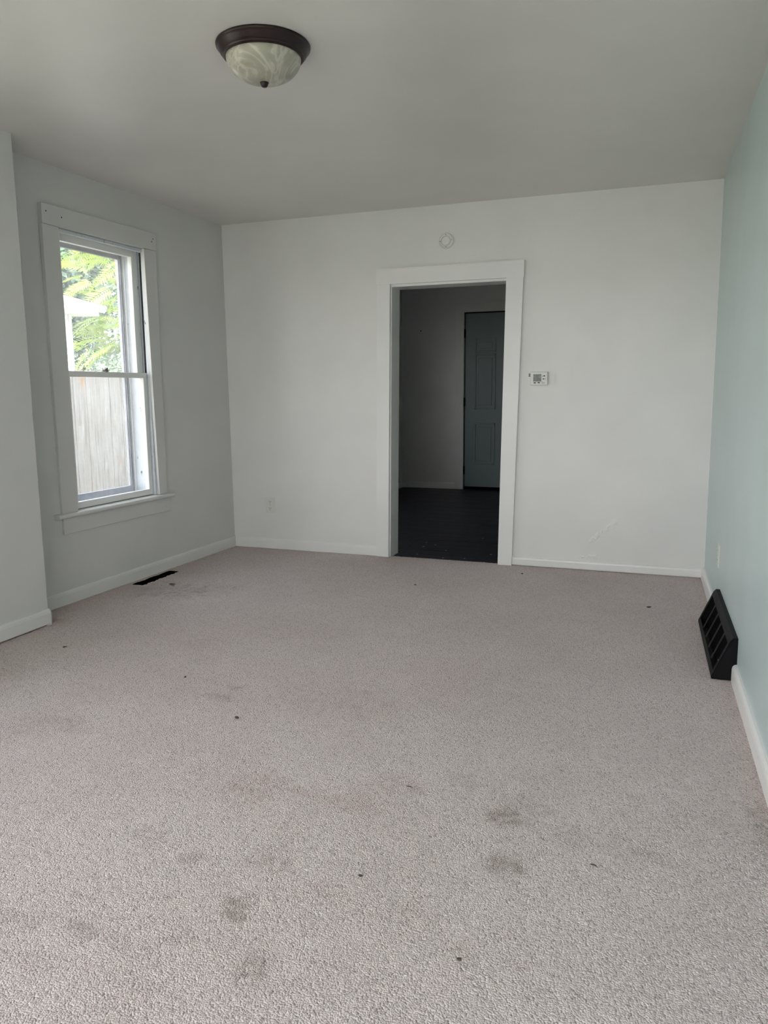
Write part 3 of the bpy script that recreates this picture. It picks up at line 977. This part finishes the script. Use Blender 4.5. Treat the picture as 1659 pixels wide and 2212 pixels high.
# ------------------------------------------------------------------ round plate above the doorway
dp = empty('round_wall_plate', (1.779, 0.0, 2.258))
tag(dp, 'painted over round detector base on the wall above the doorway', 'wall plate')
MB().lathe([(0.0001, 0.0), (0.052, 0.0), (0.053, -0.012), (0.050, -0.018), (0.046, -0.018), (0.043, -0.013), (0.036, -0.012), (0.034, -0.006), (0.0001, -0.006)], 64, 'y').build('base_ring', M['wall'], dp)
MB().lathe([(0.0001, -0.005), (0.030, -0.005), (0.030, -0.012), (0.027, -0.016), (0.0001, -0.015)], 48, 'y').build('centre_disc', M['wall'], dp)
for a in (0.1, 1.62, 3.2, 4.75):
    mb = MB(); mb.lathe([(0.0001, -0.012), (0.0035, -0.012), (0.003, -0.0175), (0.0001, -0.0175)], 10, 'y')
    mb.build('screw', M['caulk'], dp, (0.041 * math.cos(a), 0, 0.041 * math.sin(a)))


# ------------------------------------------------------------------ outlets
def outlet(name, label, loc, rz, w=0.082, h=0.124):
    """faces local -y"""
    e = empty(name, loc, rz)
    tag(e, label, 'outlet', None, 'wall outlets')
    MB().box(-w / 2, w / 2, -0.006, 0.0, -h / 2, h / 2, 0.0025).build('cover_plate', M['white_plastic'], e)
    for zc in (0.026, -0.026):
        mb = MB()
        pts = []
        for i in range(24):
            t = 2 * math.pi * i / 24
            pts.append((max(-0.0175, min(0.0175, 0.0205 * math.cos(t))), zc + 0.0165 * math.sin(t)))
        mb.prism(pts, 'y', -0.0085, -0.004)
        s = mb.build('socket', M['white_plastic'], e)
        for sx, hh in ((-0.0068, 0.0085), (0.0068, 0.007)):
            MB().box(sx - 0.0014, sx + 0.0014, -0.0089, -0.0080, zc + 0.003 - hh / 2, zc + 0.003 + hh / 2).build('slot', M['slot'], s)
        mb = MB(); mb.lathe([(0.0001, -0.0089), (0.0026, -0.0089), (0.0026, -0.008), (0.0001, -0.008)], 12, 'y')
        mb.build('slot', M['slot'], s, (0, 0, zc - 0.0085))
    mb = MB(); mb.lathe([(0.0001, -0.0072), (0.0035, -0.007), (0.0035, -0.005), (0.0001, -0.005)], 12, 'y')
    mb.build('screw', M['caulk'], e)
    return e


outlet('wall_outlet', 'duplex outlet low on the white back wall near the left corner', (0.342, 0, 0.345), 0)
outlet('wall_outlet', 'white outlet plate seen edge on low on the mint green wall', (WR + 0.0262 * 0.90 - 0.0015, -0.90, 0.335), RZR - HALF)

# ------------------------------------------------------------------ black baseboard register on the right wall
rg = empty('floor_register', (WR, 0, 0), RZR)
tag(rg, 'black slanted metal heating register against the mint green wall', 'heat register')
ya, yb = REG
PT = (-0.100, 0.012)     # foot of the sloped face
PS = (-0.034, 0.172)     # top of the sloped face
HT = 0.186
body = [(0, 0.0), (-0.100, 0.0), PT, PS, (-0.022, HT), (-0.0005, HT)]
BM_ = M['black_metal']
MB().prism([(p[0], p[1]) for p in body], 'y', ya, ya + 0.004).build('end_cap', BM_, rg)
MB().prism([(p[0], p[1]) for p in body], 'y', yb - 0.004, yb).build('end_cap', BM_, rg)
MB().prism([PS, (-0.022, HT), (-0.0005, HT), (-0.0005, HT - 0.004), (-0.020, HT - 0.005), (PS[0] + 0.005, PS[1] - 0.004)], 'y', ya, yb).build('top_cap', BM_, rg)
def slope(t, off=0.0):
    """point on the sloped face, t from foot to top, off into the body"""
    dx, dz = PS[0] - PT[0], PS[1] - PT[1]
    L = math.hypot(dx, dz)
    return (PT[0] + dx * t + off * dz / L, PT[1] + dz * t - off * dx / L)
def slab(t0, t1, y0, y1, o0, o1, name, mat):
    a, b, c, d = slope(t0, o0), slope(t1, o0), slope(t1, o1), slope(t0, o1)
    mb = MB(); mb.prism([a, b, c, d], 'y', y0, y1)
    return mb.build(name, mat, rg)
slab(0.0, 0.115, ya, yb, 0.0, 0.004, 'face_rail', BM_)
slab(0.90, 1.0, ya, yb, 0.0, 0.004, 'face_rail', BM_)
slab(0.115, 0.90, ya, ya + 0.034, 0.0, 0.004, 'face_stile', BM_)
slab(0.115, 0.90, yb - 0.030, yb, 0.0, 0.004, 'face_stile', BM_)
for k in range(1, 5):
    yc = ya + 0.034 + (yb - ya - 0.064) * k / 5
    slab(0.10, 0.91, yc - 0.0016, yc + 0.0016, 0.003, 0.009, 'grille_bar', M['dark_plastic'])
slab(0.08, 0.93, ya + 0.02, yb - 0.02, 0.030, 0.032, 'damper', M['black_void'])
MB().prism([(0, 0.0), (-0.100, 0.0), (-0.100, 0.013), (-0.096, 0.013), (-0.096, 0.004), (0, 0.004)], 'y', ya, yb).build('foot_flange', BM_, rg)
sc_ = slope(0.42, -0.002)
mb = MB(); mb.lathe([(0.0001, -0.002), (0.005, -0.002), (0.004, 0.002), (0.0001, 0.003)], 12, 'x')
mb.build('screw', M['steel'], rg, (sc_[0], ya + 0.017, sc_[1]))

# ------------------------------------------------------------------ open floor vent
vt = MB()
vx0, vx1, vy0, vy1 = VENT[0] - 0.012, VENT[1] + 0.012, VENT[2] - 0.008, VENT[3] + 0.008
for b in ((vx0 - 0.002, vx0, vy0, vy1, -0.25, -0.008), (vx1, vx1 + 0.002, vy0, vy1, -0.25, -0.008),
          (vx0, vx1, vy0 - 0.002, vy0, -0.25, -0.008), (vx0, vx1, vy1, vy1 + 0.002, -0.25, -0.008), (vx0, vx1, vy0, vy1, -0.252, -0.25)):
    vt.box(*b)
tag(vt.build('floor_vent', M['black_void']), 'open uncovered rectangular black vent hole in the carpet under the window', 'floor vent')

# ------------------------------------------------------------------ litter on the carpet
def crumb(x, y, rx, ry, rz, seed, ang=0.0):
    rng = random.Random(seed)
    mb = bmesh.new()
    bmesh.ops.create_icosphere(mb, subdivisions=1, radius=1.0)
    for v in mb.verts:
        k = rng.uniform(0.6, 1.25)
        v.co = Vector((v.co.x * rx * k, v.co.y * ry * k, v.co.z * rz * k))
    me = bpy.data.meshes.new('crumb')
    mb.to_mesh(me); mb.free()
    return link('carpet_litter', me, M['litter'], None, (x, y, 0.004 + rz * 0.5), ang)


LIT = [((0.307, -1.287), (0.026, 0.014, 0.006), 'dark crumb on the carpet in front of the black floor vent'),
       ((3.226, -0.875), (0.020, 0.010, 0.006), 'dark crumb on the carpet near the black register'),
       ((2.400, -0.287), (0.010, 0.007, 0.004), 'small dark speck on the carpet right of the doorway'),
       ((2.565, -3.234), (0.016, 0.0022, 0.002), 'thin dark thread lying in the middle of the carpet'),
       ((2.588, -3.703), (0.010, 0.006, 0.003), 'grey speck of lint in the foreground carpet, right of the largest stain'),
       ((3.146, -3.459), (0.011, 0.003, 0.002), 'short dark thread on the foreground carpet at the right'),
       ((0.550, -2.512), (0.014, 0.008, 0.004), 'dark speck on the carpet near the projecting wall'),
       ((1.347, -2.662), (0.006, 0.005, 0.004), 'tiny black speck on the carpet left of the centre'),
       ((1.782, -2.959), (0.014, 0.008, 0.003), 'brown speck on the carpet below the small double stain'),
       ((2.901, -3.905), (0.006, 0.005, 0.003), 'tiny dark speck at the bottom edge of the carpet'),
       ((1.806, -0.802), (0.009, 0.006, 0.004), 'tiny dark speck on the carpet in front of the doorway')]
for i, (p, s, lab) in enumerate(LIT):
    tag(crumb(p[0], p[1], *s, i + 3, i * 0.7 if s[1] > 0.004 else -0.1), lab, 'litter', None, 'litter on the carpet')
for i, (x, y) in enumerate([(1.471, 0.464), (1.442, 0.636), (1.542, 0.567), (1.681, 0.378), (1.513, 0.168), (1.846, 0.959), (2.05, 0.333), (1.894, 0.13), (1.737, 0.1)]):
    rng = random.Random(i)
    mb = MB()
    a = [(rng.uniform(.6, 1) * 0.009 * math.cos(t), rng.uniform(.6, 1) * 0.005 * math.sin(t)) for t in (0.2, 1.3, 2.4, 3.5, 4.4, 5.5)]
    mb.prism(a, 'z', 0, 0.0012)
    tag(mb.build('paint_fleck', M['fleck_light'], None, (x, y, ZFAR + 0.0007)), 'tiny pale paint fleck on the dark plank floor', 'paint fleck', None, 'pale flecks on the dark floor')

# ------------------------------------------------------------------ outdoors
GZ = -0.50
tag(MB().box(-60, 12, -30, 60, GZ - 0.2, GZ).build('ground', M['grass']), 'grassy ground outside the house', 'ground', 'structure')

# fence
fn = empty('wood_fence', (-1.5, 0.0, GZ))
tag(fn, 'weathered grey board fence close outside the window', 'fence')
FT = 1.43 - GZ
PIT = 0.153
random.seed(21)
me_cache = []
for v in range(4):
    b = MB()
    b.prism([(0.003, 0.03), (PIT - 0.003, 0.03), (PIT - 0.003, FT - 0.03), (PIT - 0.03, FT), (0.03, FT), (0.003, FT - 0.03)], 'x', -0.018, 0.0)
    me = bpy.data.meshes.new('picket'); b.bm.to_mesh(me); b.bm.free(); me.materials.append(M['fence'])
    me_cache.append(me)
for k in range(-10, 34):
    o = link('picket', me_cache[k % 4], None, fn, (random.uniform(-0.003, 0.003), 0.114 + PIT * k, random.uniform(-0.008, 0.008)))
for z in (0.35, 1.0, 1.6):
    MB().box(-0.060, -0.020, 0.114 - PIT * 10, 0.114 + PIT * 34, z, z + 0.09, 0.003).build('rail', M['fence'], fn)
for k in range(4):
    yy = 0.114 - PIT * 10 + 0.05 + k * 2.1
    MB().box(-0.15, -0.061, yy, yy + 0.09, 0.0, FT - 0.05, 0.004).build('post', M['fence'], fn)

# neighbour's white shed behind the fence
RZS = math.radians(17)
sh = empty('neighbour_shed', (-6.75, 5.75, GZ), RZS)     # local +y along the eave to the right, +x towards the house
tag(sh, 'white sided outbuilding with gutter and overhanging eave behind the fence', 'shed')
EV = 2.62 - GZ
SW = M['siding']
mesh_board = MB(); mesh_board.prism([(0.0, 0.0), (0.022, 0.0), (0.008, 0.15), (0.0, 0.15)], 'y', -5.0, 0.10)
bme = bpy.data.meshes.new('siding_board'); mesh_board.bm.to_mesh(bme); mesh_board.bm.free(); bme.materials.append(SW)
nb = int((EV - 0.1) / 0.145)
for k in range(nb):
    link('siding_board', bme, None, sh, (0, 0, 0.1 + k * 0.145))
MB().box(-4.0, 0.0, -5.0, 0.16, 0.0, EV + 0.02).build('wall_core', SW, sh)
MB().box(-0.05, 0.03, 0.10, 0.19, 0.0, EV).build('corner_board', SW, sh)
MB().box(-4.0, -0.05, 0.16, 0.18, 0.0, EV).build('end_wall', SW, sh)
MB().box(-4.4, 0.42, -5.4, 0.46, EV, EV + 0.02).build('soffit', SW, sh)
MB().box(0.40, 0.425, -5.4, 0.46, EV - 0.01, EV + 0.17, 0.004).build('fascia', SW, sh)
MB().box(-4.4, 0.40, 0.44, 0.465, EV - 0.01, EV + 0.17, 0.004).build('fascia', SW, sh)
MB().prism([(0.426, EV + 0.06), (0.49, EV + 0.06), (0.53, EV + 0.12), (0.53, EV + 0.175), (0.515, EV + 0.175), (0.515, EV + 0.125), (0.48, EV + 0.075), (0.426, EV + 0.075)], 'y', -5.4, 0.56).build('gutter', SW, sh)
MB().hexa([(-4.45, -5.45, EV + 0.165), (0.47, -5.45, EV + 0.165), (0.47, 0.52, EV + 0.165), (-4.45, 0.52, EV + 0.165),
           (-4.45, -5.45, EV + 0.36), (0.47, -5.45, EV + 0.195), (0.47, 0.52, EV + 0.195), (-4.45, 0.52, EV + 0.36)]).build('roof', M['roof'], sh)


def leaf_cloud(name, centre, radii, n, size, mat, parent, seed, flat=0.0):
    rng = np.random.default_rng(seed)
    d = rng.normal(size=(n, 3)); d /= np.linalg.norm(d, axis=1)[:, None]
    lump = 1 + 0.22 * np.sin(d[:, 0] * 5 + seed) * np.sin(d[:, 1] * 6 + 1.3 * seed) + 0.15 * np.sin(d[:, 2] * 7 + seed)
    r = (rng.random(n) ** 0.45)[:, None] * lump[:, None]
    c = np.array(centre) + d * r * np.array(radii)
    a = rng.normal(size=(n, 3)); a[:, 2] = a[:, 2] * 0.5 - 0.4
    a /= np.linalg.norm(a, axis=1)[:, None]
    b = np.cross(a, rng.normal(size=(n, 3))); b /= np.linalg.norm(b, axis=1)[:, None]
    s = size * (0.6 + 0.8 * rng.random(n))[:, None]
    nrm = np.cross(a, b)
    p0 = c; p1 = c + a * s * 0.45 + b * s * 0.24 + nrm * s * 0.06; p2 = c + a * s; p3 = c + a * s * 0.45 - b * s * 0.24 + nrm * s * 0.06
    V = np.stack([p0, p1, p2, p3], 1).reshape(-1, 3)
    i = np.arange(n) * 4
    Fq = np.concatenate([np.stack([i, i + 1, i + 2], 1), np.stack([i, i + 2, i + 3], 1)])
    o = link(name, mesh_np(name, V, Fq), mat, parent)
    o['kind'] = 'stuff'
    return o


def trunk(parent, h, r, seed, lean=(0, 0)):
    rng = random.Random(seed)
    mb = bmesh.new()
    rings = []
    for i in range(8):
        t = i / 7
        rad = r * (1 - 0.65 * t)
        cx = lean[0] * t + rng.uniform(-.04, .04) * h * .1
        cy = lean[1] * t + rng.uniform(-.04, .04) * h * .1
        rings.append([mb.verts.new((cx + rad * math.cos(a * math.pi / 5), cy + rad * math.sin(a * math.pi / 5), h * t)) for a in range(10)])
    for a, b in zip(rings, rings[1:]):
        for i in range(10):
            mb.faces.new([a[i], a[(i + 1) % 10], b[(i + 1) % 10], b[i]])
    me = bpy.data.meshes.new('trunk'); mb.to_mesh(me); mb.free()
    return link('trunk', me, M['bark'], parent, smooth=True)


def bushy_tree(name, label, loc, h, rad, n, size, mat, seed):
    e = empty(name, loc)
    tag(e, label, 'tree', None, 'trees behind the fence')
    trunk(e, h * 0.75, 0.13, seed)
    leaf_cloud('foliage', (0, 0, h * 0.58), (rad, rad, h * 0.46), n, size, mat, e, seed)
    return e


bushy_tree('leafy_tree', 'tall dark green tree farthest behind the outbuilding', (-14.0, 13.0, GZ), 9.0, 2.3, 26000, 0.20, M['leaf_dark'], 2)
bushy_tree('leafy_tree', 'bushy green tree behind the outbuilding roof', (-16.5, 7.5, GZ), 8.0, 2.3, 18000, 0.20, M['leaf_dark'], 5)
bushy_tree('leafy_tree', 'green tree farthest right beyond the fence', (-10.5, 17.8, GZ), 8.5, 2.3, 20000, 0.20, M['leaf_dark'], 9)
bushy_tree('vine_thicket', 'pale vine covered thicket just behind the fence', (-6.0, 7.7, GZ), 2.9, 1.05, 15000, 0.085, M['leaf_pale'], 12)
bushy_tree('vine_thicket', 'pale leafy thicket right of the outbuilding corner', (-7.6, 9.6, GZ), 3.9, 1.35, 17000, 0.10, M['leaf_pale'], 14)
bushy_tree('vine_thicket', 'low pale creeper climbing the outbuilding corner', (-5.6, 4.95, GZ), 2.35, 0.55, 1500, 0.075, M['leaf_pale'], 17)


# pinnate tree: every frond is a piece of its own
def frond_mesh(seed, L=0.75):
    rng = random.Random(seed)
    V, Fc = [], []
    n = 13
    droop = rng.uniform(0.3, 0.75)
    def axis(t): return Vector((L * t, 0, 0.10 * L * t - droop * L * t * t))
    for i in range(10):                       # rachis
        a, b = axis(i / 10), axis((i + 1) / 10)
        k = len(V)
        V += [a + Vector((0, .004, 0)), a - Vector((0, .004, 0)), b - Vector((0, .004, 0)), b + Vector((0, .004, 0))]
        Fc.append((k, k + 1, k + 2, k + 3))
    for i in range(n + 1):
        t = 0.16 + 0.84 * i / n
        p = axis(t)
        ll = L * (0.30 - 0.16 * abs(t - 0.45)) * rng.uniform(0.85, 1.1)
        for s in ((1, -1) if i < n else (0,)):
            ang = 1.15 - 0.35 * t
            d = Vector((math.cos(ang), s * math.sin(ang), -0.25 + rng.uniform(-.12, .12))) if s else Vector((1, 0, -0.5))
            d.normalize()
            w = Vector((d.y, -d.x, 0)) if s >= 0 else Vector((-d.y, d.x, 0))
            w = w.normalized() * ll * 0.125
            m1 = p + d * ll * 0.35 + Vector((0, 0, 0.02 * ll))
            k = len(V)
            V += [p, m1 + w, p + d * ll, m1 - w]
            Fc.append((k, k + 1, k + 2, k + 3))
    me = bpy.data.meshes.new('frond')
    me.from_pydata([tuple(v) for v in V], [], Fc)
    me.materials.append(M['frond'])
    return me


pt = empty('pinnate_tree', (-7.3, 8.3, GZ))
tag(pt, 'bright green tree with long feathery fronds rising behind the fence', 'tree', None, 'trees behind the fence')
trunk(pt, 4.6, 0.08, 31, (-0.15, 0.1))
fm = [frond_mesh(40 + i) for i in range(5)]
rng = random.Random(77)
for k in range(150):
    z = rng.uniform(2.6, 5.4)
    ang = rng.uniform(0, 2 * math.pi)
    r_ = rng.uniform(0.05, 0.95) * (1.0 if z < 4.6 else 0.7)
    o = link('frond', fm[k % 5], None, pt, (-0.1 + r_ * math.cos(ang), 0.05 + r_ * math.sin(ang), z))
    o.rotation_euler = (rng.uniform(-1.0, 1.0), rng.uniform(-0.35, 0.45), ang + rng.uniform(-0.5, 0.5))
    s = rng.uniform(0.75, 1.15)
    o.scale = (s, s, s)
for k in range(7):
    a = k * 0.9
    mb = bmesh.new()
    me = bpy.data.meshes.new('branch')
    z0 = 2.4 + k * 0.3
    p0 = Vector((0, 0, z0)); p1 = Vector((0.7 * math.cos(a), 0.7 * math.sin(a), z0 + 0.9))
    ax = (p1 - p0).normalized(); sx = ax.orthogonal().normalized(); sy = ax.cross(sx)
    A = [mb.verts.new(p0 + (sx * math.cos(t) + sy * math.sin(t)) * 0.03) for t in (0, 1.05, 2.1, 3.14, 4.19, 5.24)]
    B = [mb.verts.new(p1 + (sx * math.cos(t) + sy * math.sin(t)) * 0.012) for t in (0, 1.05, 2.1, 3.14, 4.19, 5.24)]
    for i in range(6):
        mb.faces.new([A[i], A[(i + 1) % 6], B[(i + 1) % 6], B[i]])
    mb.to_mesh(me); mb.free()
    link('branch', me, M['bark'], pt)
